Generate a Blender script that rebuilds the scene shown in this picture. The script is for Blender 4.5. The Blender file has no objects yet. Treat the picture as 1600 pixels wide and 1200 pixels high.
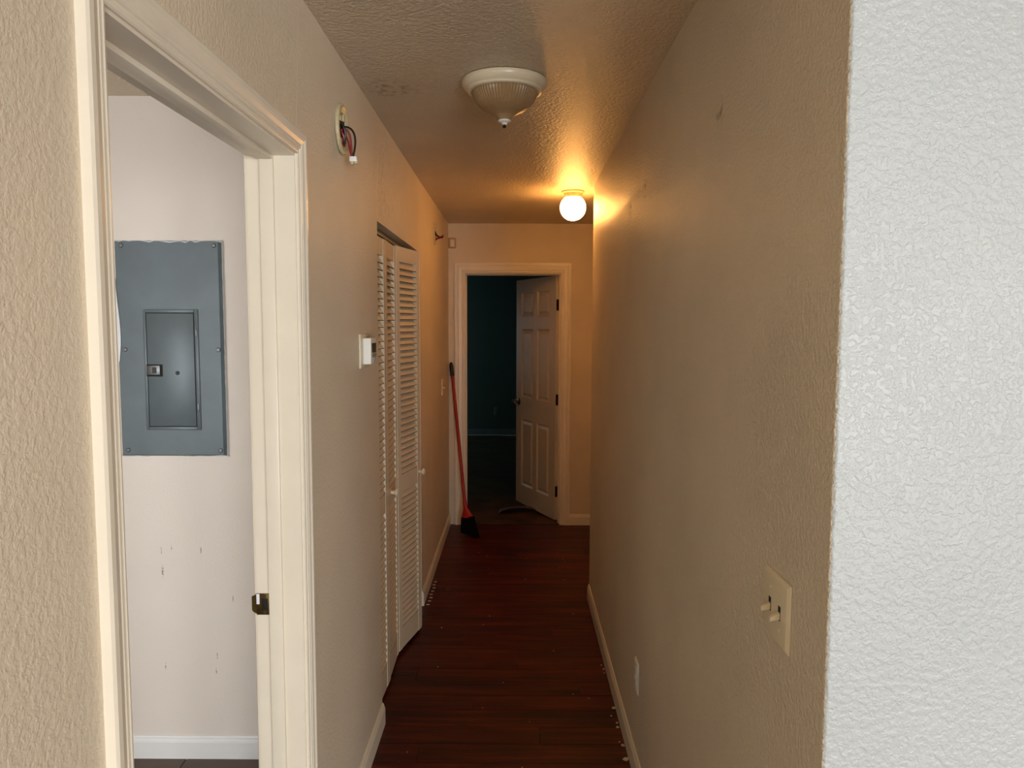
import bpy, bmesh, math, random
from mathutils import Vector, Matrix
random.seed(7)
sc = bpy.context.scene
C = sc.collection
PI = math.pi

# ------------------------------------------------------------------ camera
HC = 1.641
yaw, pit, rol, FPX = -0.0053, 0.0801, 0.0031, 1161.2
cy_, sy_, cp_, sp_ = math.cos(yaw), math.sin(yaw), math.cos(pit), math.sin(pit)
Fw = Vector((sy_*cp_, cy_*cp_, -sp_)); Rt = Vector((cy_, -sy_, 0)); Up = Rt.cross(Fw)
R2 = math.cos(rol)*Rt + math.sin(rol)*Up; U2 = -math.sin(rol)*Rt + math.cos(rol)*Up
cd = bpy.data.cameras.new('camera'); cam = bpy.data.objects.new('camera', cd); C.objects.link(cam)
cd.sensor_width = 36; cd.lens = FPX*36/1600; cd.clip_start = 0.02
m3 = Matrix((R2, U2, -Fw)).transposed()
cam.matrix_world = Matrix.Translation((0, 0, HC)) @ m3.to_4x4()
sc.camera = cam

# ------------------------------------------------------------------ world, daylight, exposure
w = bpy.data.worlds.new('World'); sc.world = w; w.use_nodes = True
w.node_tree.nodes['Background'].inputs[0].default_value = (0.75, 0.86, 1.0, 1)
w.node_tree.nodes['Background'].inputs[1].default_value = 1.0
sc.view_settings.view_transform = 'Standard'; sc.view_settings.look = 'None'
sc.view_settings.gamma = 1; sc.view_settings.use_curve_mapping = False
sc.view_settings.exposure = 0.58

def area(name, loc, rot, sx, sy, power, col):
    l = bpy.data.lights.new(name, 'AREA'); l.shape = 'RECTANGLE'; l.size = sx; l.size_y = sy
    l.energy = power; l.color = col
    o = bpy.data.objects.new(name, l); C.objects.link(o); o.location = loc; o.rotation_euler = rot
    return o
# daylight in the glass door behind the camera (opening in wall_rear, points +Y)
area('daylight_patio_door', (2.20, -6.06, 1.06), (PI/2, 0, 0), 2.3, 2.0, 215, (0.93, 0.97, 1.0))
# daylight in the side window of the same room (points -X)
area('daylight_side_window', (4.06, -4.9, 1.30), (0, PI/2, 0), 1.3, 1.9, 128, (0.93, 0.97, 1.0))
# daylight in the utility room window (opening in its rear wall, points +Y)
area('daylight_utility_window', (-1.90, -.66, 1.35), (PI/2, 0, 0), .66, 1.5, 35, (0.93, 0.97, 1.0))
# curtained bedroom window (opening in the bedroom's left wall, points +X)
area('daylight_bedroom_window', (-2.65, 10.1, 1.4), (0, -PI/2, 0), 1.0, 1.2, 1.2, (0.88, 1.0, 0.94))

# ------------------------------------------------------------------ helpers
class MB:
    def __init__(s): s.v = []; s.f = []
    def add(s, vs, fs):
        n = len(s.v); s.v += [tuple(v) for v in vs]; s.f += [tuple(i+n for i in f) for f in fs]; return s
    def box(s, x0, x1, y0, y1, z0, z1):
        return s.add([(x0,y0,z0),(x1,y0,z0),(x1,y1,z0),(x0,y1,z0),(x0,y0,z1),(x1,y0,z1),(x1,y1,z1),(x0,y1,z1)],
                     [(0,3,2,1),(4,5,6,7),(0,1,5,4),(1,2,6,5),(2,3,7,6),(3,0,4,7)])
    def loft(s, rings, caps=True):
        n = len(rings[0]); vs = [p for r in rings for p in r]; fs = []
        for i in range(len(rings)-1):
            for j in range(n):
                k = (j+1) % n
                fs.append((i*n+j, i*n+k, (i+1)*n+k, (i+1)*n+j))
        if caps: fs += [tuple(range(n))[::-1], tuple((len(rings)-1)*n+j for j in range(n))]
        return s.add(vs, fs)
    def frustum(s, x0, x1, z0, z1, y0, inset, y1):
        """rect in xz at y0 tapering by inset to y1"""
        a = [(x0,y0,z0),(x1,y0,z0),(x1,y0,z1),(x0,y0,z1)]
        i = inset
        b = [(x0+i,y1,z0+i),(x1-i,y1,z0+i),(x1-i,y1,z1-i),(x0+i,y1,z1-i)]
        return s.loft([a, b])
    def lathe(s, prof, n=40, ripple=None, c=(0,0,0)):
        rings = []
        for q, (r, z) in enumerate(prof):
            ring = []
            for j in range(n):
                a = 2*PI*j/n; rr = r*(1+(ripple[q]*(1 if j % 2 else -1) if ripple else 0))
                ring.append((c[0]+rr*math.cos(a), c[1]+rr*math.sin(a), c[2]+z))
            rings.append(ring)
        return s.loft(rings)
    def tube(s, pts, r, n=8):
        pts = [Vector(p) for p in pts]; rings = []
        rs = r if isinstance(r, (list, tuple)) else [r]*len(pts)
        u = None
        for i, p in enumerate(pts):
            d = (pts[min(i+1, len(pts)-1)] - pts[max(i-1, 0)]).normalized()
            if u is None: u = d.orthogonal().normalized()
            u = (u - d*u.dot(d)).normalized(); v = d.cross(u)
            rings.append([p + (u*math.cos(2*PI*j/n) + v*math.sin(2*PI*j/n))*rs[i] for j in range(n)])
        return s.loft(rings)
    def xf(s, M):
        s.v = [tuple(M @ Vector(v)) for v in s.v]; return s
    def build(s, name, mat, parent=None, smooth=False, bevel=0, seg=2, auto=40):
        me = bpy.data.meshes.new(name); me.from_pydata(s.v, [], s.f)
        bm = bmesh.new(); bm.from_mesh(me); bmesh.ops.recalc_face_normals(bm, faces=bm.faces)
        if bevel:
            bmesh.ops.bevel(bm, geom=[e for e in bm.edges if len(e.link_faces) == 2 and e.calc_face_angle(0) > 0.6],
                            offset=bevel, segments=seg, affect='EDGES', profile=0.5, clamp_overlap=True)
        if smooth or bevel:
            for f in bm.faces: f.smooth = True
            for e in bm.edges:
                if len(e.link_faces) == 2 and e.calc_face_angle(0) > math.radians(auto): e.smooth = False
        bm.to_mesh(me); bm.free()
        me.materials.append(mat)
        o = bpy.data.objects.new(name, me); C.objects.link(o)
        if parent: o.parent = parent
        return o

def empty(name, loc=(0,0,0), rz=0):
    o = bpy.data.objects.new(name, None); C.objects.link(o); o.location = loc; o.rotation_euler = (0,0,rz)
    o.empty_display_size = 0.05
    return o
def tag(o, label=None, cat=None, group=None, kind=None):
    if label: o['label'] = label
    if cat: o['category'] = cat
    if group: o['group'] = group
    if kind: o['kind'] = kind
    return o
def st(o, label): return tag(o, label, None, None, 'structure')

def lin(c):
    f = lambda x: (x/12.92 if x <= .04045 else ((x+.055)/1.055)**2.4)
    return tuple(f(x/255) for x in c) + (1,)

class NT:
    def __init__(s, name):
        s.m = bpy.data.materials.new(name); s.m.use_nodes = True; s.t = s.m.node_tree
        s.b = s.t.nodes['Principled BSDF']
    def n(s, typ, **kw):
        o = s.t.nodes.new(typ)
        for k, v in kw.items(): setattr(o, k, v)
        return o
    def l(s, a, b): s.t.links.new(a, b)
    def pos(s): return s.n('ShaderNodeNewGeometry').outputs['Position']
    def mapping(s, vec, scale=(1,1,1), loc=(0,0,0)):
        m = s.n('ShaderNodeMapping'); s.l(vec, m.inputs[0]); m.inputs['Scale'].default_value = scale
        m.inputs['Location'].default_value = loc; return m.outputs[0]
    def noise(s, vec, scale, detail=2, rough=.5):
        o = s.n('ShaderNodeTexNoise'); s.l(vec, o.inputs['Vector']); o.inputs['Scale'].default_value = scale
        o.inputs['Detail'].default_value = detail; o.inputs['Roughness'].default_value = rough
        return o.outputs['Fac']
    def ramp(s, fac, stops):
        r = s.n('ShaderNodeValToRGB'); s.l(fac, r.inputs[0]); e = r.color_ramp.elements
        while len(e) < len(stops): e.new(0.5)
        for q, (p, c) in zip(e, stops):
            q.position = p; q.color = c if len(c) == 4 else (c[0], c[1], c[2], 1)
        return r.outputs[0]
    def math(s, op, a, b=None, clamp=False):
        o = s.n('ShaderNodeMath', operation=op, use_clamp=clamp)
        for i, x in enumerate((a, b)):
            if x is None: continue
            if isinstance(x, (int, float)): o.inputs[i].default_value = x
            else: s.l(x, o.inputs[i])
        return o.outputs[0]
    def mix(s, fac, a, b, blend='MIX'):
        o = s.n('ShaderNodeMix', data_type='RGBA', blend_type=blend)
        for i, x in ((0, fac), (6, a), (7, b)):
            if isinstance(x, (int, float)): o.inputs[i].default_value = x
            elif isinstance(x, tuple): o.inputs[i].default_value = x
            else: s.l(x, o.inputs[i])
        return o.outputs[2]
    def bump(s, h, strength, dist):
        o = s.n('ShaderNodeBump'); s.l(h, o.inputs['Height']); o.inputs['Strength'].default_value = strength
        o.inputs['Distance'].default_value = dist; s.l(o.outputs[0], s.b.inputs['Normal'])
    def col(s, c):
        if isinstance(c, tuple): s.b.inputs['Base Color'].default_value = c
        else: s.l(c, s.b.inputs['Base Color'])
    def rough(s, r):
        if isinstance(r, (int, float)): s.b.inputs['Roughness'].default_value = r
        else: s.l(r, s.b.inputs['Roughness'])

def near(t, p, c, r0, r1):
    """1 inside radius r0 of world point c, 0 beyond r1 (for stains with a place of their own)"""
    d = t.n('ShaderNodeVectorMath', operation='DISTANCE'); t.l(p, d.inputs[0]); d.inputs[1].default_value = c
    mr = t.n('ShaderNodeMapRange'); t.l(d.outputs['Value'], mr.inputs[0])
    mr.inputs[1].default_value = r0; mr.inputs[2].default_value = r1
    mr.inputs[3].default_value = 1; mr.inputs[4].default_value = 0
    return mr.outputs[0]

def paint(name, c, rough=.45, bscale=115, bstr=.32, bdist=.0022, dirt=.05, stains=(), gloss_split=False, dirtc=(120,90,60), stretch=(1,1,1), scuffs=()):
    t = NT(name); p = t.pos()
    big = t.noise(p, 2.2, 3)
    dark = tuple(x*(1-dirt*2) for x in lin(c)[:3]) + (1,)
    col = t.mix(t.ramp(big, [(.35, (0,0,0)), (.7, (1,1,1))]), lin(c), dark)
    for (cc, r0, r1, amt) in stains:
        k = t.math('MULTIPLY', near(t, p, cc, r0, r1), t.ramp(t.noise(p, 45, 4), [(.5, (0,0,0)), (.62, (1,1,1))]))
        col = t.mix(t.math('MULTIPLY', k, amt), col, lin(dirtc))
    for (cc, r) in scuffs:
        q = t.mapping(p, (1, 1, .14))
        k = t.math('MULTIPLY', near(t, q, (cc[0], cc[1], cc[2]*.14), r*.6, r), t.ramp(t.noise(p, 160, 2), [(.40, (0,0,0)), (.5, (1,1,1))]))
        col = t.mix(t.math('MULTIPLY', k, .8), col, lin((96, 88, 82)))
    t.col(col)
    sm = t.mapping(p, stretch)
    h = t.ramp(t.noise(sm, bscale, 3, .55), [(.40, (0,0,0)), (.60, (1,1,1))])
    h2 = t.noise(p, bscale*2.6, 2)
    t.bump(t.math('ADD', h, t.math('MULTIPLY', h2, .35)), bstr, bdist)
    if gloss_split:
        # the strip under the ceiling kept its old glossy coat, a matt roller coat ends ragged at 2.13 m
        sx = t.n('ShaderNodeSeparateXYZ'); t.l(p, sx.inputs[0])
        z = t.math('ADD', sx.outputs['Z'], t.math('MULTIPLY', t.math('SUBTRACT', t.noise(p, 9, 3), .5), .05))
        mr = t.n('ShaderNodeMapRange'); t.l(z, mr.inputs[0])
        mr.inputs[1].default_value = 2.120; mr.inputs[2].default_value = 2.140
        mr.inputs[3].default_value = .52; mr.inputs[4].default_value = .40
        t.rough(mr.outputs[0])
    else: t.rough(rough)
    return t.m

def plain(name, c, rough=.45, metal=0, var=.0, vscale=20, bump=0):
    t = NT(name); p = t.pos()
    if var:
        k = t.ramp(t.noise(p, vscale, 3), [(.3, (0,0,0)), (.75, (1,1,1))])
        t.col(t.mix(k, lin(c), tuple(x*(1-var) for x in lin(c)[:3])+(1,)))
    else: t.col(lin(c))
    if bump: t.bump(t.noise(p, 150, 2), bump, .001)
    t.rough(rough); t.b.inputs['Metallic'].default_value = metal
    return t.m

WALL = (224, 209, 185)
M = {}
M['wall'] = paint('cream wall paint', WALL, .48, stains=[((-.54, 3.1, 2.2), .05, .35, .25)])
M['wall_right'] = paint('cream hall wall paint', WALL, .5, bstr=.6, bdist=.003, gloss_split=True,
    stains=[((.444, 2.95, 2.10), .02, .07, .8), ((.444, 2.62, 2.12), .02, .06, .7), ((.444, 1.67, 2.105), .01, .04, .7)])
M['wall_front'] = paint('off-white textured wall paint', (182, 187, 187), .40, bscale=105, bstr=.42)
M['ceiling'] = paint('cream ceiling texture', (220, 204, 178), .42, bscale=85, bstr=.7, bdist=.003,
    stains=[((-.43, 2.6, 2.44), .03, .12, .7)])
UYM = 2.687
M['utility'] = paint('pale utility room paint', (230, 220, 210), .5, bstr=.12, dirt=.02,
    scuffs=[((-1.311, UYM, .802), .0022), ((-1.273, UYM, .815), .002), ((-1.164, UYM, .803), .0022), ((-1.309, UYM, .722), .004), ((-1.115, UYM, .40), .002), ((-1.12, UYM, .34), .002), ((-1.31, UYM, .36), .0022), ((-1.05, UYM, .62), .002)])
M['trim'] = plain('cream gloss trim paint', (236, 226, 207), .32, var=.05, vscale=9)
M['whitetrim'] = plain('white trim paint', (232, 232, 232), .35, var=.03)
M['door'] = plain('white door paint', (222, 212, 196), .4, var=.03)
M['louver'] = plain('yellowed louver paint', (216, 198, 170), .42, var=.1, vscale=6)
M['slat_shadow'] = plain('painted slat shadow line', (64, 42, 26), .7)  # dark brown painted in for the shade between louver slats
M['teal'] = plain('dark teal bedroom paint', (60, 92, 86), .6, var=.06, vscale=3)
M['tealtrim'] = plain('grey teal baseboard paint', (92, 116, 114), .5)
M['bristle'] = plain('black bristle', (7, 7, 8), .8)
M['bristle'].node_tree.nodes['Principled BSDF'].inputs['Specular IOR Level'].default_value = .1
M['black'] = plain('black plastic', (14, 14, 15), .5)
M['dark'] = plain('dark void', (22, 17, 13), .8)
M['bronze'] = plain('dark bronze metal', (38, 24, 18), .45, .6)
M['chrome'] = plain('worn chrome', (170, 165, 160), .22, 1)
M['brass'] = plain('tarnished brass', (120, 96, 52), .35, .9, var=.35, vscale=120)
M['ivory'] = plain('ivory plastic', (226, 212, 182), .3)
M['white'] = plain('white plastic', (238, 236, 228), .3)
M['grey_metal'] = plain('blue grey enamel steel', (93, 105, 110), .38, .12, var=.16, vscale=9)
M['steel'] = plain('screw steel', (104, 104, 104), .4, 1)
M['red'] = plain('red enamel handle', (160, 20, 22), .36)
M['redplastic'] = plain('red plastic', (176, 30, 24), .45)
M['wire_red'] = plain('red wire', (130, 22, 18), .45)
M['wire_black'] = plain('black wire', (20, 15, 15), .45)
M['lcd'] = plain('dark lcd', (52, 48, 38), .2)
M['lcdgrey'] = plain('grey button strip', (150, 146, 134), .4)
M['oldring'] = plain('aged cream plastic', (206, 190, 150), .4, var=.25, vscale=60)
M['chip'] = plain('paint chip', (214, 196, 172), .7)
M['paintwhite'] = plain('white caulk', (236, 236, 240), .5)
M['shade'] = plain('frosted amber-grey glass', (158, 128, 90), .4, var=.12, vscale=25)
M['track'] = plain('galvanised track', (120, 118, 104), .45, .5)
M['tile'] = plain('brown sheet tile', (92, 74, 62), .5, var=.35, vscale=10)

def mat_floor():
    t = NT('cherry laminate plank'); p = t.pos()
    oi = t.n('ShaderNodeObjectInfo')
    off = t.n('ShaderNodeCombineXYZ'); t.l(t.math('MULTIPLY', oi.outputs['Random'], 37.0), off.inputs[0])
    t.l(t.math('MULTIPLY', oi.outputs['Random'], 11.0), off.inputs[2])
    ad = t.n('ShaderNodeVectorMath', operation='ADD'); t.l(p, ad.inputs[0]); t.l(off.outputs[0], ad.inputs[1])
    g = t.noise(t.mapping(ad.outputs[0], (1.1, 13, 1)), 1.7, 5, .6)
    g2 = t.noise(t.mapping(ad.outputs[0], (3, 120, 1)), 2.0, 3)
    knot = t.noise(t.mapping(ad.outputs[0], (5, 12, 1)), 1.0, 3)
    col = t.ramp(g, [(.30, lin((34, 6, 3))), (.5, lin((96, 24, 11))), (.70, lin((146, 60, 26)))])
    col = t.mix(t.math('MULTIPLY', t.ramp(g2, [(.4, (0,0,0)), (.65, (1,1,1))]), .35), col, lin((40, 8, 4)))
    col = t.mix(t.ramp(knot, [(.68, (0,0,0)), (.78, (1,1,1))]), col, lin((42, 12, 7)))
    hs = t.n('ShaderNodeHueSaturation'); t.l(col, hs.inputs['Color'])
    t.l(t.math('ADD', t.math('MULTIPLY', oi.outputs['Random'], .20), .50), hs.inputs['Value'])
    t.col(hs.outputs[0]); t.rough(.45); t.b.inputs['Specular IOR Level'].default_value = .3; t.bump(g2, .06, .001)
    return t.m
M['floor'] = mat_floor()
def mat_carpet():
    t = NT('worn dark carpet and bare boards'); p = t.pos()
    sx = t.n('ShaderNodeSeparateXYZ'); t.l(p, sx.inputs[0])
    y = t.math('ADD', sx.outputs['Y'], t.math('MULTIPLY', t.math('SUBTRACT', t.noise(p, 1.6, 2), .5), .7))
    mr = t.n('ShaderNodeMapRange'); t.l(y, mr.inputs[0]); mr.inputs[1].default_value = 6.6; mr.inputs[2].default_value = 7.1
    col = t.mix(mr.outputs[0], lin((92, 62, 36)), lin((56, 58, 30)))
    col = t.mix(t.ramp(t.noise(p, 4, 4), [(.4, (0,0,0)), (.7, (1,1,1))]), col, lin((38, 36, 20)))
    t.col(col); t.rough(.8); t.bump(t.noise(p, 200, 2), .3, .002)
    return t.m
M['carpet'] = mat_carpet()
def mat_globe():
    t = NT('lit opal globe'); 
    tc = t.n('ShaderNodeTexCoord'); sx = t.n('ShaderNodeSeparateXYZ'); t.l(tc.outputs['Object'], sx.inputs[0])
    k = t.n('ShaderNodeMapRange'); t.l(sx.outputs['Z'], k.inputs[0])   # bulb hangs low: the neck of the globe glows less
    k.inputs[1].default_value = .075; k.inputs[2].default_value = -.01
    k.inputs[3].default_value = .05; k.inputs[4].default_value = 1
    em = t.b
    em.inputs['Base Color'].default_value = (.9, .85, .7, 1)
    em.inputs['Emission Color'].default_value = (1, .45, .11, 1)
    t.l(t.math('MULTIPLY', k.outputs[0], GLOBE), em.inputs['Emission Strength'])
    return t.m
GLOBE = 46.0
M['globe'] = mat_globe()

# ------------------------------------------------------------------ structure
XL, XR, YE, CZ = -.544, .444, 6.0, 2.44
WT = .118
Y0 = -6.0
XLB = XL-WT
D0, D1, DH = 1.006, 1.849, 2.050        # left doorway, clear
C0, C1, CH = 2.935, 4.215, 2.042        # closet opening
E0, E1, EH = -.410, .358, 2.045         # end doorway, clear
YF, YR2 = 1.027, 4.352                  # right wall from / to
UY = 2.687                              # panel wall
J = .019

b = MB()
def lean(y): return .014 if y < 1.95 else max(0, .014*(1-(y-1.95)/2.2))
def wl(y0, y1, z0, z1):
    n = len(b.v); b.box(XLB, XL, y0, y1, z0, z1)
    if z1 > 2.4:
        zs = 2.06
        for i in range(n, n+8):
            x, y, z = b.v[i]
            if z > 2.4 and x > XLB+.01: b.v[i] = (x+lean(y), y, z)
def wcol(y0, y1):
    wl(y0, y1, 0, 2.06+.0); wl(y0, y1, 2.06, CZ)
wcol(Y0, D0-J); wl(D0-J, D1+J, DH+J, CZ); wcol(D1+J, C0); wl(C0, C1, CH, CZ); wcol(C1, YE)
wall_left = st(b.build('wall_left', M['wall']), 'long cream textured hall wall on the left with doorway and closet')

RC = .006
arc = [(XR+RC+RC*math.cos(PI+k*PI/16), YF+RC+RC*math.sin(PI+k*PI/16)) for k in range(9)]
def prism(pts): return MB().loft([[(x, y, 0) for x, y in pts], [(x, y, CZ) for x, y in pts]])
b = prism([(XR+WT, YF+WT), (XR+WT, YR2), (XR, YR2)] + arc[:5])
wall_right = st(b.build('wall_right', M['wall_right']), 'beige hall wall on the right with switch plate and outlet')
b = prism([(4.0, YF), (4.0, YF+WT), (XR+WT, YF+WT)] + arc[4:])
wall_front = st(b.build('wall_front', M['wall_front']), 'bright off-white textured wall at the right edge, facing the viewer')

b = MB(); b.box(XLB, E0-J, YE, YE+WT, 0, CZ); b.box(E1+J, 1.75, YE, YE+WT, 0, CZ); b.box(E0-J, E1+J, YE, YE+WT, EH+J, CZ)
wall_end = st(b.build('wall_end', M['wall']), 'cream wall at the far end of the hall around the doorway')
# cross hall beyond the right wall
b = MB(); b.box(XR+WT, 1.75, YR2-WT, YR2, 0, CZ); st(b.build('wall_side_hall', M['wall']), 'wall of the side passage behind the right hall wall')
b = MB(); b.box(1.75, 1.87, YR2-WT, YE+WT, 0, CZ); st(b.build('wall_side_hall_end', M['wall']), 'end wall of the side passage on the right')
# living room behind the camera
b = MB(); b.box(4.0, 4.12, Y0, -5.88, 0, CZ); b.box(4.0, 4.12, -3.92, YF+WT, 0, CZ); b.box(4.0, 4.12, -5.88, -3.92, 0, .62); b.box(4.0, 4.12, -5.88, -3.92, 1.98, CZ); st(b.build('wall_living_right', M['wall']), 'cream side wall of the room behind the viewer')
b = MB(); b.box(XLB, 1.0, Y0-.12, Y0, 0, CZ); b.box(3.4, 4.12, Y0-.12, Y0, 0, CZ); b.box(1.0, 3.4, Y0-.12, Y0, 2.10, CZ)
st(b.build('wall_rear', M['wall']), 'cream wall behind the viewer with a glass door opening')
b = MB()
for x0, x1 in ((1.0, 1.05), (3.35, 3.4), (2.17, 2.23)): b.box(x0, x1, Y0-.05, Y0-.01, 0, 2.10)
b.box(1.05, 3.35, Y0-.05, Y0-.01, 2.05, 2.10); b.box(1.05, 3.35, Y0-.05, Y0-.01, 0, .04)
st(b.build('window_1', M['whitetrim']), 'white sliding glass door frame behind the viewer')
# utility room
UX = -2.4
b = MB(); b.box(UX, XLB, UY, UY+.10, 0, CZ); wall_util = st(b.build('wall_utility', M['utility']), 'pale utility room wall carrying the grey breaker panel')
b = MB(); b.box(UX-.12, -2.23, -.72, -.6, 0, CZ); b.box(-1.57, XLB, -.72, -.6, 0, CZ); b.box(-2.23, -1.57, -.72, -.6, 0, .6); b.box(-2.23, -1.57, -.72, -.6, 2.1, CZ)
st(b.build('wall_utility_rear', M['utility']), 'rear wall of the utility room with a window opening')
b = MB(); b.box(UX-.12, UX, -.6, UY+.1, 0, CZ); st(b.build('wall_utility_outer', M['utility']), 'outer wall of the utility room')
b = MB()
for x0, x1, z0, z1 in ((-2.23,-2.20,.6,2.1),(-1.60,-1.57,.6,2.1),(-2.20,-1.60,.6,.63),(-2.20,-1.60,2.07,2.1),(-2.20,-1.60,1.33,1.37)): b.box(x0, x1, -.65, -.61, z0, z1)
st(b.build('window_2', M['whitetrim']), 'white utility room window frame')
# closet
b = MB(); b.box(-1.32, -1.22, C0-.14, C1+.1, 0, CZ); b.box(-1.22, XLB, C0-.14, C0-.04, 0, CZ); b.box(-1.22, XLB, C1+.04, C1+.1, 0, CZ)
st(b.build('wall_closet', M['wall']), 'dim closet interior behind the louvered doors')
# far bedroom
BY = 10.95
b = MB(); b.box(-2.6, 2.0, BY, BY+.1, 0, CZ); b.box(-2.7, -2.6, YE+WT, 9.5, 0, CZ); b.box(-2.7, -2.6, 10.7, BY+.1, 0, CZ); b.box(-2.7, -2.6, 9.5, 10.7, 0, .9); b.box(-2.7, -2.6, 9.5, 10.7, 1.9, CZ); b.box(2.0, 2.1, YE+WT, BY+.1, 0, CZ)
b.box(-2.6, XLB, YE+WT-.05, YE+WT, 0, CZ); b.box(1.75, 2.0, YE+WT-.05, YE+WT, 0, CZ)
st(b.build('wall_bedroom', M['teal']), 'dark teal walls of the unlit bedroom beyond the far door')
b = MB(); b.box(UX-.2, 4.2, Y0-.2, YE+.06, CZ, CZ+.08)
ceiling = st(b.build('ceiling', M['ceiling']), 'beige knockdown textured hall ceiling')
b = MB(); b.box(-2.7, 2.1, YE+.06, BY+.1, CZ, CZ+.08); st(b.build('ceiling_bedroom', M['teal']), 'dark ceiling of the far bedroom')

# floor with planks laid across the hall
b = MB(); b.box(UX-.2, 4.2, Y0-.2, YE+.03, -.06, -.008)
floor = st(b.build('floor', M['dark']), 'dark cherry red wood floor of the hall')
b = MB(); b.box(XL, 4.0, Y0, 1.0, -.008, 0); o = b.build('plank_field', M['floor'], floor); o['kind'] = 'stuff'
PW = .128
def plank(x0, x1, y0):
    m = MB(); g = .0008
    m.box(x0+g, x1-g, y0+g, y0+PW-g, -.008, 0)
    o = m.build('plank', M['floor'], floor, bevel=.0009, seg=1)
k = 0; y = 1.0
while y < YE-.01:
    xa = -1.22 if C0-.1 < y < C1 else (XLB if D0 < y < D1-.1 else XL)
    xb = 1.75 if y > YR2-.1 else XR
    cuts = [xa]
    s = -1.6 + (k*.47 % 1.22)
    while s < xb:
        if s > xa+.12 and s < xb-.12: cuts.append(s)
        s += 1.22
    cuts.append(xb)
    for p0, p1 in zip(cuts, cuts[1:]): plank(p0, p1, y)
    y += PW; k += 1
b = MB(); b.box(UX, XLB+.02, -.6, UY, -.008, 0.0)
fu = st(b.build('floor_utility', M['dark']), 'brown tile floor of the utility room')
for i in range(5):
    for j in range(3):
        m = MB(); m.box(-2.15+i*.305, -2.15+i*.305+.301, UY-.305*(j+1)+.002, UY-.305*j-.002, 0, .003); m.build('tile', M['tile'], fu)
b = MB(); b.box(-2.7, 2.1, YE+.03, BY, -.05, -.002); floor_bed = st(b.build('floor_bedroom', M['carpet']), 'dark worn carpet floor of the far bedroom')

# ------------------------------------------------------------------ trim
PROF = [(0,0),(0,.006),(.003,.0085),(.007,.009),(.010,.0075),(.013,.0075),(.016,.0105),(.020,.0105),(.0225,.009),(.026,.0115),
        (.036,.0135),(.042,.0165),(.052,.0165),(.057,.014),(.057,0)]
def casing(map3, a0, a1, H, parent, mat, prof=PROF, sides=(0, 1), head=True):
    """map3(a, t, z) -> xyz; a along the wall, t out of the wall"""
    out = []
    if 0 in sides: out.append(MB().loft([[map3(a0-u, t, 0) for u, t in prof], [map3(a0-u, t, H+u) for u, t in prof]]).build('side_casing', mat, parent))
    if 1 in sides: out.append(MB().loft([[map3(a1+u, t, 0) for u, t in prof], [map3(a1+u, t, H+u) for u, t in prof]]).build('side_casing', mat, parent))
    if head: out.append(MB().loft([[map3(a0-u, t, H+u) for u, t in prof], [map3(a1+u, t, H+u) for u, t in prof]]).build('head_casing', mat, parent))
    return out
# left doorway
t1 = st(empty('trim_1', (XL, D0, 0)), 'cream door frame around the doorway to the breaker panel room')
t1o = Vector((XL, D0, 0))
def rel(o, par):           # keep world coordinates of mesh, parent has only a location
    o.location = -par.location
    return o
mp = lambda a, t, z: (XL+t, a, z)
for o in casing(mp, D0-.006, D1+.006, DH+.006, t1, M['trim']): rel(o, t1)
mp2 = lambda a, t, z: (XLB-t, a, z)
for o in casing(mp2, D0-.006, D1+.006, DH+.006, t1, M['trim']): rel(o, t1)
rel(MB().box(XLB, XL+.001, D1, D1+J, 0, DH+J).build('jamb', M['trim'], t1), t1)
rel(MB().box(XLB, XL+.001, D0-J, D0, 0, DH+J).build('jamb', M['trim'], t1), t1)
rel(MB().box(XLB, XL+.001, D0, D1, DH, DH+J).build('head_jamb', M['trim'], t1), t1)
SX0, SX1 = -.627, -.593
rel(MB().box(SX0, SX1, D1-.011, D1, 0, DH).build('door_stop', M['trim'], t1, bevel=.002), t1)
rel(MB().box(SX0, SX1, D0, D0+.011, 0, DH).build('door_stop', M['trim'], t1, bevel=.002), t1)
rel(MB().box(SX0, SX1, D0+.011, D1-.011, DH-.011, DH).build('door_stop', M['trim'], t1, bevel=.002), t1)
sp = rel(MB().box(-.662, -.629, D1-.0016, D1+.001, .897, .953).build('strike_plate', M['brass'], t1, bevel=.0006), t1)
sp['label'] = 'tarnished brass strike plate'
lp = []
for k in range(6):
    a = k*PI/10; lp.append((-.662-.016*math.sin(a), D1-.0016+.012*(1-math.cos(a))))
rl = MB()
for k in range(5):
    (xa, ya), (xb, yb) = lp[k], lp[k+1]
    q = .004*k*.5; q2 = .004*(k+1)*.5
    rl.loft([[(xa, ya, .900+q), (xa, ya+.0016, .900+q), (xa, ya+.0016, .950-q), (xa, ya, .950-q)],
             [(xb, yb, .900+q2), (xb, yb+.0016, .900+q2), (xb, yb+.0016, .950-q2), (xb, yb, .950-q2)]])
o = rl.build('strike_lip', M['brass'], sp)
o = MB().box(-.648, -.633, D1-.0022, D1-.0012, .910, .940).build('latch_hole', M['dark'], sp, bevel=.0004)
for z in (.9035, .9465):
    m = MB().lathe([(.0001,0),(.004,0),(.004,.001),(.0001,.0012)], 10).xf(Matrix.Translation((-.641, D1-.0014, z)) @ Matrix.Rotation(PI/2, 4, 'X'))
    m.build('screw', M['steel'], sp)
# paint smear over the plate edge
m = MB().box(-.662, -.654, D1-.0022, D1-.001, .925, .952).build('paint_smear', M['paintwhite'], sp, bevel=.0005)

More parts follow.
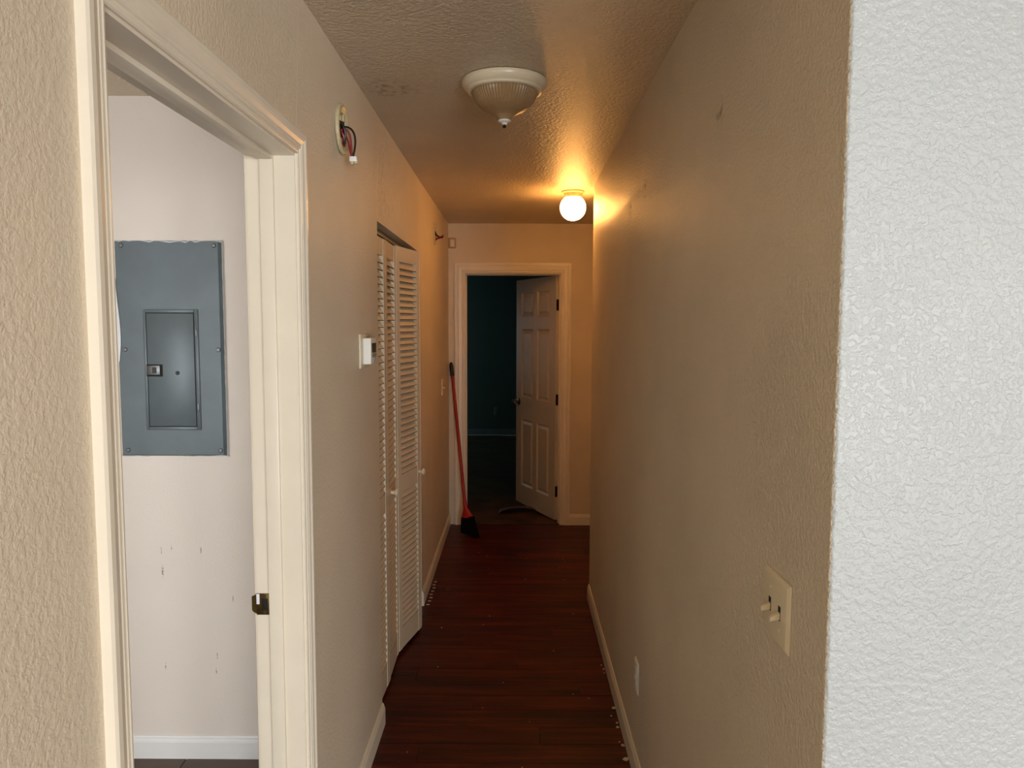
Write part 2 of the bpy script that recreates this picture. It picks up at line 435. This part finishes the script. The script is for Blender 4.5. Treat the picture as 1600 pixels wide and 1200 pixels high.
# end doorway
PE = [(0,0),(0,.007),(.006,.010),(.012,.010),(.016,.008),(.022,.012),(.045,.014),(.052,.011),(.058,.011),(.062,.016),(.076,.016),(.080,.013),(.080,0)]
t2 = st(empty('trim_2', (E0, YE, 0)), 'cream door frame around the far doorway to the dark bedroom')
mp = lambda a, t, z: (a, YE-t, z)
for o in casing(mp, E0-.006, E1+.006, EH+.006, t2, M['trim'], PE): rel(o, t2)
rel(MB().box(E0-J, E0, YE-.001, YE+WT, 0, EH+J).build('jamb', M['trim'], t2), t2)
rel(MB().box(E1, E1+J, YE-.001, YE+WT, 0, EH+J).build('jamb', M['trim'], t2), t2)
rel(MB().box(E0, E1, YE-.001, YE+WT, EH, EH+J).build('head_jamb', M['trim'], t2), t2)
rel(MB().box(E0, E0+.011, YE+.045, YE+.08, 0, EH).build('door_stop', M['trim'], t2, bevel=.002), t2)
rel(MB().box(E1-.011, E1, YE+.045, YE+.08, 0, EH).build('door_stop', M['trim'], t2, bevel=.002), t2)
rel(MB().box(E0+.011, E1-.011, YE+.045, YE+.08, EH-.011, EH).build('door_stop', M['trim'], t2, bevel=.002), t2)

# closet track
b = MB(); b.box(-.615, -.585, C0, C1, CH-.022, CH); 
st(b.build('trim_3', M['track']), 'grey metal sliding track under the closet head')

# baseboards: profile (t out of wall, z)
BP = [(0,0),(.012,0),(.012,.066),(.010,.074),(.0075,.078),(.007,.084),(.004,.089),(0,.090)]
def board(name, p0, p1, nrm, label, mat=None, mitre0=0, mitre1=0):
    p0 = Vector(p0); p1 = Vector(p1); d = (p1-p0).normalized(); n = Vector(nrm)
    r0 = [p0 + n*t + d*(t*mitre0) + Vector((0,0,z)) for t, z in BP]
    r1 = [p1 + n*t - d*(t*mitre1) + Vector((0,0,z)) for t, z in BP]
    return st(MB().loft([r0, r1]).build(name, mat or M['trim']), label)
board('baseboard_left', (XL, D1+.064, 0), (XL, C0, 0), (1,0,0), 'cream baseboard between the left doorway and the closet')
board('baseboard_left_far', (XL, C1+.004, 0), (XL, YE, 0), (1,0,0), 'cream baseboard beyond the closet on the left')
board('baseboard_left_near', (XL, Y0, 0), (XL, D0-.064, 0), (1,0,0), 'cream baseboard beside the viewer on the left')
board('baseboard_right', (XR, YF, 0), (XR, YR2, 0), (-1,0,0), 'cream baseboard along the right hall wall')
board('baseboard_front', (XR, YF, 0), (4.0, YF, 0), (0,-1,0), 'baseboard of the bright wall at the right edge')
board('baseboard_end', (E1+.087, YE, 0), (1.75, YE, 0), (0,-1,0), 'short cream baseboard right of the far doorway')
board('baseboard_utility', (UX, UY, 0), (XLB, UY, 0), (0,-1,0), 'white baseboard below the breaker panel', M['whitetrim'])
board('baseboard_bedroom', (-2.6, BY, 0), (2.0, BY, 0), (0,-1,0), 'dim baseboard on the teal bedroom wall', M['tealtrim'])

# ------------------------------------------------------------------ six-panel door at the far end
DW, DT, DZ0, DZ1 = .762, .035, .012, 2.036
def six_panel(name, loc, rz, label):
    door = empty(name, loc, rz)
    st(door, label)
    colx = [(-.345, -.110), (-.652, -.417)]   # panel spans in x
    rowz = [(1.71, 1.925), (.985, 1.60), (.185, .79)]
    b = MB()
    xs = sorted({-DW, 0.0, -.345, -.110, -.652, -.417}); zs = [DZ0, .185, .79, .985, 1.60, 1.71, 1.925, DZ1]
    for i in range(len(xs)-1):
        for k in range(len(zs)-1):
            x0, x1, z0, z1 = xs[i], xs[i+1], zs[k], zs[k+1]
            isp = any(abs(x0-c[0]) < 1e-6 for c in colx) and any(abs(z0-r[0]) < 1e-6 for r in rowz)
            if isp: b.box(x0, x1, -DT+.012, -.012, z0, z1)
            else: b.box(x0, x1, -DT, 0, z0, z1)
    slab = b.build('slab', M['door'], door)
    for c in colx:
        for r in rowz:
            m = MB()
            for s, y0, y1, yb in ((1, -DT+.012, -DT+.0015, 0), (-1, -.012, -.0015, 0)):
                # outer sticking slope then raised field
                x0, x1, z0, z1 = c[0], c[1], r[0], r[1]
                yf = -DT if s == 1 else 0
                a = [(x0,yf,z0),(x1,yf,z0),(x1,yf,z1),(x0,yf,z1)]
                i = .016; q = y0
                bb = [(x0+i,q,z0+i),(x1-i,q,z0+i),(x1-i,q,z1-i),(x0+i,q,z1-i)]
                m.loft([a, bb], caps=False)
                m.frustum(x0+i+.004, x1-i-.004, z0+i+.004, z1-i-.004, y0, .022, y1)
            m.build('panel', M['door'], door)
    for z in (.25, 1.02, 1.80):
        h = MB(); h.box(0, .0022, -DT+.004, -.002, z-.045, z+.045); h.tube([(.003, .004, z-.047), (.003, .004, z+.047)], .0055, 10)
        h.build('hinge', M['bronze'], door)
    for s in (-1, 1):
        kn = MB().lathe([(.0001,0),(.031,0),(.031,.004),(.026,.008),(.012,.012),(.011,.028),(.020,.036),(.027,.046),(.027,.056),(.020,.064),(.0001,.066)], 24)
        rotm = Matrix.Rotation(PI/2 if s == -1 else -PI/2, 4, 'X')
        kn.xf(Matrix.Translation((-DW+.062, -DT if s == -1 else 0, .94)) @ rotm)
        k = kn.build('door_knob', M['chrome'], door, smooth=True); k['label'] = 'round chrome knob'
    return door
six_panel('door_1', (E1-.001, YE+WT+.003, 0), -math.radians(65), 'white six-panel door standing ajar in the far doorway')
six_panel('door_4', (XLB-.022, D0-.004, 0), 0, 'white utility room door swung open behind the door frame')

# ------------------------------------------------------------------ louvered bifold doors
LW, LT, LH = .3085, .030, 1.99
SW = .040
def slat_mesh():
    # front edge low, back edge high; the blunt lower lip carries the shadow line as dark colour
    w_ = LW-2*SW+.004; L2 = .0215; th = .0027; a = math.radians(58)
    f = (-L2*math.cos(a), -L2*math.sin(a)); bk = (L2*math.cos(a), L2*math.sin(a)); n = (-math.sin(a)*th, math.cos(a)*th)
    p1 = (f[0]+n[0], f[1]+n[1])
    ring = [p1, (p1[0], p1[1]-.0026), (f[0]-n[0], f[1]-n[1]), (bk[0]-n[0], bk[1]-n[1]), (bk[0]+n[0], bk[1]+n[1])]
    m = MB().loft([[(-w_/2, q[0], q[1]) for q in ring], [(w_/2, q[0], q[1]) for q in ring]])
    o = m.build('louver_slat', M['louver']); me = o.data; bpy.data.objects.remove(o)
    me.materials.append(M['slat_shadow'])
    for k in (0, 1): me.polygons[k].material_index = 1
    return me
SLAT = slat_mesh()
def leaf(parent, p0, p1, ztop, knob=None):
    """leaf from plan point p0 to p1, hall face on the right-hand side of travel turned to the hall"""
    p0 = Vector((*p0, 0)); p1 = Vector((*p1, 0)); d = p1-p0; rz = math.atan2(d.y, d.x)
    zb = .022; top = ztop
    z = dict(b=zb+.115, m0=.815, m1=.905, t=top-.072)
    m = MB()
    for x0 in (0, LW-SW): m.box(x0, x0+SW, -LT, 0, zb, top)
    for z0, z1 in ((zb, z['b']), (z['m0'], z['m1']), (z['t'], top)): m.box(SW, LW-SW, -LT+.002, -.002, z0, z1)
    lf = m.build('door_leaf', M['louver'], parent)
    lf.location = Vector((p0.x, p0.y, 0)) - parent.location; lf.rotation_euler = (0, 0, rz)
    for z0, z1, n in ((z['b'], z['m0'], 23), (z['m1'], z['t'], 34)):
        pt = (z1-z0)/n
        for k in range(n):
            s = bpy.data.objects.new('louver_slat', SLAT); C.objects.link(s); s.parent = lf
            s.location = (LW/2, -LT/2, z0+pt*(k+.5))
    if knob is not None:
        kn = MB().lathe([(.0001,0),(.009,0),(.008,.010),(.011,.016),(.0165,.022),(.0165,.028),(.010,.033),(.0001,.034)], 20)
        kn.xf(Matrix.Translation((knob, -LT, .872)) @ Matrix.Rotation(PI/2, 4, 'X'))
        k = kn.build('knob', M['ivory'], lf, smooth=True); k['label'] = 'small round cream knob'
    return lf
# local -y is the hall side when travelling in +Y (rz = 90 deg -> -y maps to +x)
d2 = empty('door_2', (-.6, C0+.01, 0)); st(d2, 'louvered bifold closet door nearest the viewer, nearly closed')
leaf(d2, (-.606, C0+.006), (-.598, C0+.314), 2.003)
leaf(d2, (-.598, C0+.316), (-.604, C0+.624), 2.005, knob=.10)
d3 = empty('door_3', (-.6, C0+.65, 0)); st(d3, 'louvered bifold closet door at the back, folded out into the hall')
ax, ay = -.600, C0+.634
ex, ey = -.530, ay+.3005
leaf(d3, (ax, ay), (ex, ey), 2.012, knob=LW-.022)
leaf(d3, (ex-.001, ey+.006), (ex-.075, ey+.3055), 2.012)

# ------------------------------------------------------------------ breaker panel
P = empty('breaker_panel', (-1.245, UY, 1.157)); tag(P, 'blue-grey metal breaker panel set in the utility room wall', 'electrical panel')
def pb(name, mat, m, par=P, **kw):
    o = m.build(name, mat, par, **kw)
    if par is P: o.location = -P.location
    return o
px0, px1, pz0, pz1 = -1.438, -1.052, 1.157, 1.936
m = MB(); a = [(px0,UY,pz0),(px1,UY,pz0),(px1,UY,pz1),(px0,UY,pz1)]
bk = [(px0+.003,UY-.010,pz0+.006),(px1-.014,UY-.010,pz0+.006),(px1-.014,UY-.010,pz1-.003),(px0+.003,UY-.010,pz1-.003)]
m.loft([a, bk]); pb('cover_plate', M['grey_metal'], m)
dx0, dx1, dz0, dz1 = -1.342, -1.1435, 1.254, 1.691
yq = UY-.010
m = MB()     # raised rim
for x0, x1, z0, z1 in ((dx0, dx0+.010, dz0, dz1), (dx1-.014, dx1, dz0, dz1), (dx0+.010, dx1-.014, dz0, dz0+.012), (dx0+.010, dx1-.014, dz1-.012, dz1)):
    m.box(x0, x1, yq-.004, yq+.001, z0, z1)
pb('door_rim', M['grey_metal'], m, bevel=.0012)
m = MB(); m.box(dx0+.010, dx1-.014, yq-.0012, yq+.001, dz0+.012, dz1-.012); pb('recess', M['dark'], m)
m = MB(); m.box(dx0+.0125, dx1-.0165, yq-.0045, yq, dz0+.0145, dz1-.0145); pd = pb('panel_door', M['grey_metal'], m, bevel=.001)
zl = 1.471
def sub(name, mat, m, **kw): return m.build(name, mat, pd, **kw)
m = MB(); m.box(dx0+.008, dx0+.066, yq-.006, yq-.004, zl-.022, zl+.022); sub('latch_recess', M['dark'], m)
m = MB(); m.box(dx0+.009, dx0+.058, yq-.009, yq-.005, zl-.016, zl+.018); o = sub('latch', M['steel'], m, bevel=.001); o['label'] = 'small steel slide latch'
m = MB(); m.box(dx0+.030, dx0+.046, yq-.0096, yq-.0085, zl-.010, zl+.012); sub('latch_slot', M['black'], m)
m = MB().lathe([(.0001,0),(.007,0),(.007,.002),(.005,.003),(.0001,.003)], 16).xf(Matrix.Translation((-1.222, yq-.0045, 1.462)) @ Matrix.Rotation(PI/2, 4, 'X')); sub('keyhole', M['black'], m)
for z in (1.61, 1.336):
    m = MB(); m.box(dx1-.012, dx1-.004, yq-.0065, yq-.003, z-.016, z+.014); o = pb('hinge', M['steel'], m, bevel=.001)
for x, z in ((px0+.026, pz1-.018), (px1-.028, pz1-.018), (px0+.026, 1.546), (px1-.022, 1.546), (px0+.024, pz0+.022), (px1-.024, pz0+.022)):
    m = MB().lathe([(.0001,0),(.008,0),(.008,.0015),(.006,.003),(.0001,.0032)], 14)
    m.box(-.006, .006, -.0009, .0009, .003, .0036).xf(Matrix.Translation((x, yq, z)) @ Matrix.Rotation(PI/2, 4, 'X') @ Matrix.Rotation(random.uniform(0, 3), 4, 'Z'))
    pb('screw', M['steel'], m)
# ragged white caulk along the edges
def ragged(pts_in, width, n):
    m = MB()
    for (x0, z0), (x1, z1) in pts_in:
        L = math.hypot(x1-x0, z1-z0); k = max(3, int(L/.018)); ux, uz = (x1-x0)/L, (z1-z0)/L
        prev = None
        for i in range(k+1):
            t = i/k; x = x0+(x1-x0)*t; z = z0+(z1-z0)*t; wv = random.uniform(.15, 1)*width
            ring = [(x, UY-.001, z), (x-uz*wv, UY-.012, z+ux*wv), (x-uz*wv*.6, UY-.0135, z+ux*wv*.6), (x+uz*.003, UY-.002, z-ux*.003)]
            if prev: m.loft([prev, ring])
            prev = ring
    return m
m = ragged([((px0, pz1), (px1, pz1))], -.009, 0)
pb('caulk_edge', M['paintwhite'], m)
for seg, wv in ((((px1, pz1), (px1, pz0)), .0035), (((px1, pz0), (px1-.16, pz0)), -.005), (((px0+.1, pz0), (px0, pz0)), -.004)):
    pb('caulk_edge', M['paintwhite'], ragged([seg], wv, 0))
m = MB(); pr = None       # long white tear at the left edge
for k in range(11):
    t = k/10; z = 1.80-.29*t; wd = .002+.012*math.sin(t**1.4*PI*.86)**1.2
    ring = [(px0-.004, UY-.0125, z), (px0+wd, UY-.0135, z-.01*t), (px0+wd, UY-.0115, z-.01*t), (px0-.004, UY-.001, z)]
    if pr: m.loft([pr, ring])
    pr = ring
pb('paint_tear', M['paintwhite'], m)

# ------------------------------------------------------------------ dome ceiling light
CL = (-.041, 2.515, CZ)
L1 = empty('ceiling_light', CL); tag(L1, 'unlit ribbed glass dome light with white rim and finial on the hall ceiling', 'ceiling light')
MB().lathe([(.0001,0),(.128,0),(.139,-.004),(.1405,-.010),(.139,-.018),(.133,-.026),(.126,-.031),(.1235,-.033),(.122,-.038),(.117,-.041),(.108,-.040),(.1075,-.034),(.0001,-.030)], 64).build('rim', M['ivory'], L1, smooth=True)
prof = [(.106,-.036),(.107,-.042),(.104,-.052),(.098,-.064),(.088,-.078),(.074,-.090),(.058,-.099),(.044,-.106),(.033,-.113),(.026,-.121),(.022,-.128),(.0001,-.129)]
rip = [.010,.013,.013,.013,.011,.008,.004,.001,0,0,0,0]
MB().lathe(prof, 128, rip).build('glass_shade', M['shade'], L1)
fi = MB().lathe([(.0001,-.124),(.020,-.126),(.022,-.129),(.020,-.133),(.011,-.136),(.008,-.138),(.009,-.141),(.007,-.143),(.0001,-.1435)], 24).build('finial', M['white'], L1, smooth=True)
MB().lathe([(.0001,-.142),(.0045,-.143),(.0065,-.148),(.0045,-.152),(.0001,-.153)], 16).build('finial_tip', M['bronze'], fi, smooth=True)

# ------------------------------------------------------------------ globe light
GL = (.340, 4.555, CZ)
L2 = empty('globe_light', GL); tag(L2, 'glowing round globe light at the far end of the hall ceiling', 'ceiling light')
MB().lathe([(.0001,0),(.068,0),(.069,-.005),(.066,-.009),(.056,-.013),(.052,-.030),(.050,-.036),(.0001,-.036)], 40).build('fitter', M['oldring'], L2, smooth=True)
gp = []
for k in range(25):
    a = math.radians(40) + (PI-math.radians(40))*k/24
    gp.append((max(.0001, .078*math.sin(a)), .078*math.cos(a)))
g = MB().lathe(gp, 48).build('globe', M['globe'], L2, smooth=True); g.location = (0, 0, -.096)
g['label'] = 'lit opal glass globe'

# ------------------------------------------------------------------ smoke alarm bases on the left wall
def wall_ring(r0):
    # axis along +x (out of the wall)
    prof = [(r0*.60,0),(r0*.98,0),(r0,.003),(r0*.99,.008),(r0*.93,.011),(r0*.86,.011),(r0*.82,.008),(r0*.66,.007),(r0*.62,.004)]
    rings = []
    m = MB(); n = 40
    for r, t in prof: rings.append([(t, r*math.cos(2*PI*j/n), r*math.sin(2*PI*j/n)) for j in range(n)])
    rings.append(rings[0]); m.loft(rings, caps=False); return m
def disc(r0, t0, t1, n=32):
    return MB().loft([[(t0, r0*math.cos(2*PI*j/n), r0*math.sin(2*PI*j/n)) for j in range(n)], [(t1, r0*math.cos(2*PI*j/n), r0*math.sin(2*PI*j/n)) for j in range(n)]])
S1 = empty('alarm_base', (XL+lean(2.33)*.45, 2.33, 2.235)); tag(S1, 'open round alarm base with dangling red and black wires above the thermostat', 'alarm base')
wall_ring(.076).build('mounting_ring', M['oldring'], S1, smooth=True, auto=50)
disc(.048, .0005, .002).build('junction_box', M['dark'], S1)
for q in ((.001, .006, -.030, -.012, .020, .040), (.001, .008, .006, .022, .026, .044), (.001, .006, -.026, -.006, -.044, -.030)):
    MB().box(*q).build('bracket', M['oldring'], S1, bevel=.001)
def wire(name, mat, pts, r, par): return MB().tube(pts, r, 8).build(name, mat, par, smooth=True)
import itertools
def bez(p, n=14):
    p = [Vector(q) for q in p]; out = []
    for i in range(n+1):
        t = i/n; q = list(p)
        while len(q) > 1: q = [q[j]*(1-t)+q[j+1]*t for j in range(len(q)-1)]
        out.append(q[0])
    return out
wire('wire', M['wire_red'], bez([(.002,-.01,-.005),(.03,-.01,.012),(.034,0,-.03),(.026,.012,-.07),(.030,.018,-.078)]), .0032, S1)
wire('wire', M['wire_red'], bez([(.002,-.004,-.02),(.022,-.006,-.01),(.026,.004,-.05),(.022,.012,-.07),(.030,.018,-.079)]), .003, S1)
wire('wire', M['wire_black'], bez([(.002,.004,.008),(.045,.004,.016),(.050,.008,-.03),(.036,.014,-.06),(.033,.018,-.077)]), .0032, S1)
wire('wire', M['wire_black'], bez([(.002,-.014,.01),(.018,-.02,.004),(.020,-.01,-.03),(.008,-.004,-.045)]), .004, S1)
wire('wire', M['wire_red'], bez([(.002,-.012,-.01),(.014,-.014,-.02),(.014,-.004,-.045),(.004,.004,-.05)]), .005, S1)
m = MB(); m.box(.022, .044, .010, .030, -.094, -.078); cn = m.build('connector', M['white'], S1, bevel=.0015)
m = MB(); m.box(.026, .034, .012, .028, -.102, -.0935); m.box(.036, .046, .016, .026, -.099, -.088); m.build('connector_clip', M['oldring'], cn)

S2 = empty('alarm_base', (XL, 4.985, 2.233)); tag(S2, 'small bare alarm base with a short dark wire stub near the far end', 'alarm base')
wall_ring(.070).build('mounting_ring', M['oldring'], S2, smooth=True, auto=50)
disc(.045, .0005, .002).build('junction_box', M['dark'], S2)
wire('wire', M['wire_black'], bez([(.002,0,.02),(.012,0,-.01),(.03,0,-.022),(.058,0,-.018)]), .006, S2)
wire('wire', M['wire_red'], bez([(.002,.004,-.04),(.012,0,-.02),(.04,0,-.03),(.060,0,-.004)]), .006, S2)

# ------------------------------------------------------------------ small wall things
# wall sensor in the far corner
SN = empty('wall_sensor', (-.513, YE, 2.285)); tag(SN, 'small cream sensor box in the upper far left corner', 'sensor')
M['sensor'] = plain('yellowed sensor plastic', (188, 152, 104), .45)
MB().box(-.031, .031, -.030, 0, -.040, .040).build('housing', M['sensor'], SN, bevel=.006, seg=3)
MB().box(-.012, .020, -.034, -.029, -.030, .026).build('lens', M['ivory'], SN, bevel=.002)
# thermostat
TS = empty('thermostat', (XL, 2.65, 1.545)); tag(TS, 'white thermostat with a dark display on the left wall beside the closet', 'thermostat')
MB().box(0, .007, -.082, .075, -.060, .060).build('wall_plate', M['ivory'], TS, bevel=.003, seg=3)
MB().box(.007, .035, -.045, .052, -.046, .046).build('body', M['white'], TS, bevel=.0025, seg=3)
MB().box(.0345, .0362, -.030, .046, -.006, .028).build('display', M['lcd'], TS)
MB().box(.0345, .0366, -.030, .046, -.022, -.009).build('button_strip', M['lcdgrey'], TS)

def plate_on(name, loc, rz, label, cat, w_, h_, mat, kind):
    """wall plate; local +y... plate lies in xz, faces -y"""
    e = empty(name, loc, rz); tag(e, label, cat)
    m = MB(); x, z = w_/2, h_/2
    m.loft([[(-x,0,-z),(x,0,-z),(x,0,z),(-x,0,z)], [(-x,-.002,-z),(x,-.002,-z),(x,-.002,z),(-x,-.002,z)], [(-x+.006,-.0065,-z+.006),(x-.006,-.0065,-z+.006),(x-.006,-.0065,z-.006),(-x+.006,-.0065,z-.006)]])
    m.build('plate', mat, e, bevel=.0008)
    cols = {'2': (-.023, .023), '1': (0,), 'o': (0,)}[kind]
    for cx in cols:
        if kind in '12':
            MB().box(cx-.005, cx+.005, -.0070, -.006, -.012, .012).build('toggle_slot', M['dark'], e)
            t = MB(); t.loft([[(cx-.0042,-.004,-.009),(cx+.0042,-.004,-.009),(cx+.0042,-.004,.003),(cx-.0042,-.004,.003)],
                              [(cx-.0036,-.022,-.0125),(cx+.0036,-.022,-.0125),(cx+.0036,-.0225,-.0055),(cx-.0036,-.0225,-.0055)]])
            t.build('toggle', mat, e, bevel=.0008)
            for z in (-.030, .030):
                MB().lathe([(.0001,0),(.0032,0),(.003,.001),(.0001,.0013)], 12).xf(Matrix.Translation((cx, -.0063, z)) @ Matrix.Rotation(PI/2, 4, 'X')).build('screw', M['ivory'], e)
        else:
            for z in (-.0195, .0195):
                q = MB(); n = 20
                ring = [(.0165*math.cos(2*PI*j/n), max(-.0135, min(.0135, .0165*math.sin(2*PI*j/n)))) for j in range(n)]
                q.loft([[(a_, -.006, z+c_) for a_, c_ in ring], [(a_, -.0085, z+c_) for a_, c_ in ring]])
                rc = q.build('receptacle', mat, e)
                s = MB(); s.box(-.0075, -.0055, -.0088, -.0084, z-.002, z+.006); s.box(.0055, .0075, -.0088, -.0084, z-.002, z+.006); s.box(-.002, .002, -.0088, -.0084, z-.0095, z-.006)
                s.build('slots', M['dark'], rc)
    return e
plate_on('light_switch', (XR, 1.222, 1.165), -PI/2, 'ivory double toggle switch plate on the right hall wall', 'light switch', .118, .116, M['ivory'], '2')
plate_on('wall_outlet', (XR, 2.606, .372), -PI/2, 'white wall outlet low on the right hall wall', 'outlet', .072, .116, M['white'], 'o')
plate_on('light_switch', (XL, 5.46, 1.178), PI/2, 'cream single switch on the left wall above the broom', 'light switch', .072, .118, M['ivory'], '1')
plate_on('wall_outlet', (-.285, BY, .36), 0, 'dim outlet on the teal bedroom wall', 'outlet', .072, .116, M['tealtrim'], 'o')

# ------------------------------------------------------------------ broom
top = Vector((-.521, 5.955, 1.335)); low = Vector((-.390, 5.715, .192))
BR = empty('broom', (-.385, 5.74, 0)); tag(BR, 'red-handled broom with black bristles leaning in the far left corner', 'broom')
ax_ = (low-top).normalized()
def bl(name, mat, m, par=BR, **kw):
    o = m.build(name, mat, par, **kw)
    if par is BR: o.location = -BR.location
    return o
bl('handle', M['red'], MB().tube([top+ax_*.09, low], .0125, 14), smooth=True)
bl('grip', M['black'], MB().tube([top, top+ax_*.008, top+ax_*.03, top+ax_*.105, top+ax_*.112], [.006,.013,.0165,.0165,.014], 14), smooth=True)
side = Vector((.86, -.5, 0)).normalized()
side = (side - ax_*side.dot(ax_)).normalized(); nrm = ax_.cross(side)
def blade(ps):   # list of (along, half width, half thick, shift)
    m = MB(); rings = []
    for a, hw, ht, sh in ps:
        c = low + ax_*a + side*sh
        rings.append([c + side*(hw*math.cos(2*PI*j/16)) + nrm*(ht*math.sin(2*PI*j/16)) for j in range(16)])
    return m.loft(rings)
sock = bl('socket', M['redplastic'], blade([(-.07,.015,.015,0),(-.02,.017,.016,0),(.01,.030,.018,.004),(.045,.052,.020,.010),(.06,.055,.021,.012)]), smooth=True)
m = MB(); rnd = random.Random(3)
for k in range(420):
    u = rnd.uniform(-1, 1); v = rnd.uniform(-1, 1)
    a0 = low + ax_*.052 + side*(.012+u*.052) + nrm*(v*.016)
    a1 = a0 + ax_*.2 + side*(u*.030+.010) + nrm*(v*.012) + Vector((0, -.05, 0))
    zt = rnd.uniform(.002, .008) + max(0, (1-u)*.012)
    t = (a0.z-zt)/(a0.z-a1.z)
    a1 = a0 + (a1-a0)*t
    mid = (a0+a1)/2 + Vector((rnd.uniform(-.003,.003), rnd.uniform(-.003,.003), 0))
    m.tube([a0, mid, a1], .0026, 4)
o = bl('bristles', M['bristle'], m); o['kind'] = 'stuff'

# ------------------------------------------------------------------ loose floor strip in the far doorway, chips on the floor
m = MB(); prev = None
for k in range(21):
    t = k/20; x = -.15+.42*t; y = 6.33+.13*t*t; z = .052*math.sin(PI*min(1, t*1.15)**.8)**.8 if t < .87 else 0
    z = max(z, 0) + .001
    ring = [(x, y, z), (x+.01, y+.16, max(.001, z*.45)), (x+.01, y+.16, max(.001, z*.45)+.004), (x, y, z+.004)]
    if prev: m.loft([prev, ring])
    prev = ring
M['strip'] = plain('lifted flooring', (112, 86, 58), .5, var=.3, vscale=30)
tag(m.build('flooring_flap', M['strip']), 'buckled piece of flooring arching off the floor under the far door', 'loose flooring')

def chip(x, y, s, label, group):
    m = MB(); n = 6; a0 = random.random()*6
    ring = [(s*(.6+.5*random.random())*math.cos(a0+2*PI*j/n), s*(.6+.5*random.random())*math.sin(a0+2*PI*j/n)) for j in range(n)]
    tz = [.001+random.random()*.25*s for _ in ring]
    m.loft([[(p[0], p[1], z) for p, z in zip(ring, tz)], [(p[0]*.9, p[1]*.9, z+.0018) for p, z in zip(ring, tz)]])
    o = m.build('paint_chip', M['chip']); o.location = (x, y, 0)
    tag(o, label, 'paint chip', group)
lab = 'flake of cream paint lying on the floor along the right baseboard'
for x, y, s in ((.424,3.068,.011),(.422,2.95,.006),(.420,2.916,.011),(.420,2.69,.016),(.422,2.785,.009),(.418,3.47,.006),(.424,3.43,.007),(.405,3.005,.004),(.413,2.809,.004),(.422,3.39,.005)):
    chip(x, y, s, lab, 'paint flakes along the right baseboard')
lab = 'tiny pale nail-strip fragment on the floor by the closet end'
for k in range(8):
    y = 4.24+.055*k
    m = MB(); m.box(-.009, .009, -.0025, .0025, 0, .003); o = m.build('strip_fragment', M['chip'], bevel=.0008); o.location = (-.512+.003*(k % 3), y, 0)
    tag(o, lab, 'debris', 'row of fragments beside the left baseboard')
lab = 'tiny crumb of debris on the bare middle of the wood floor'
rnd = random.Random(5)
for k in range(26):
    chip(rnd.uniform(-.42, .36), rnd.uniform(2.6, 5.4), rnd.uniform(.0018, .0042), lab, 'crumbs scattered on the wood floor')
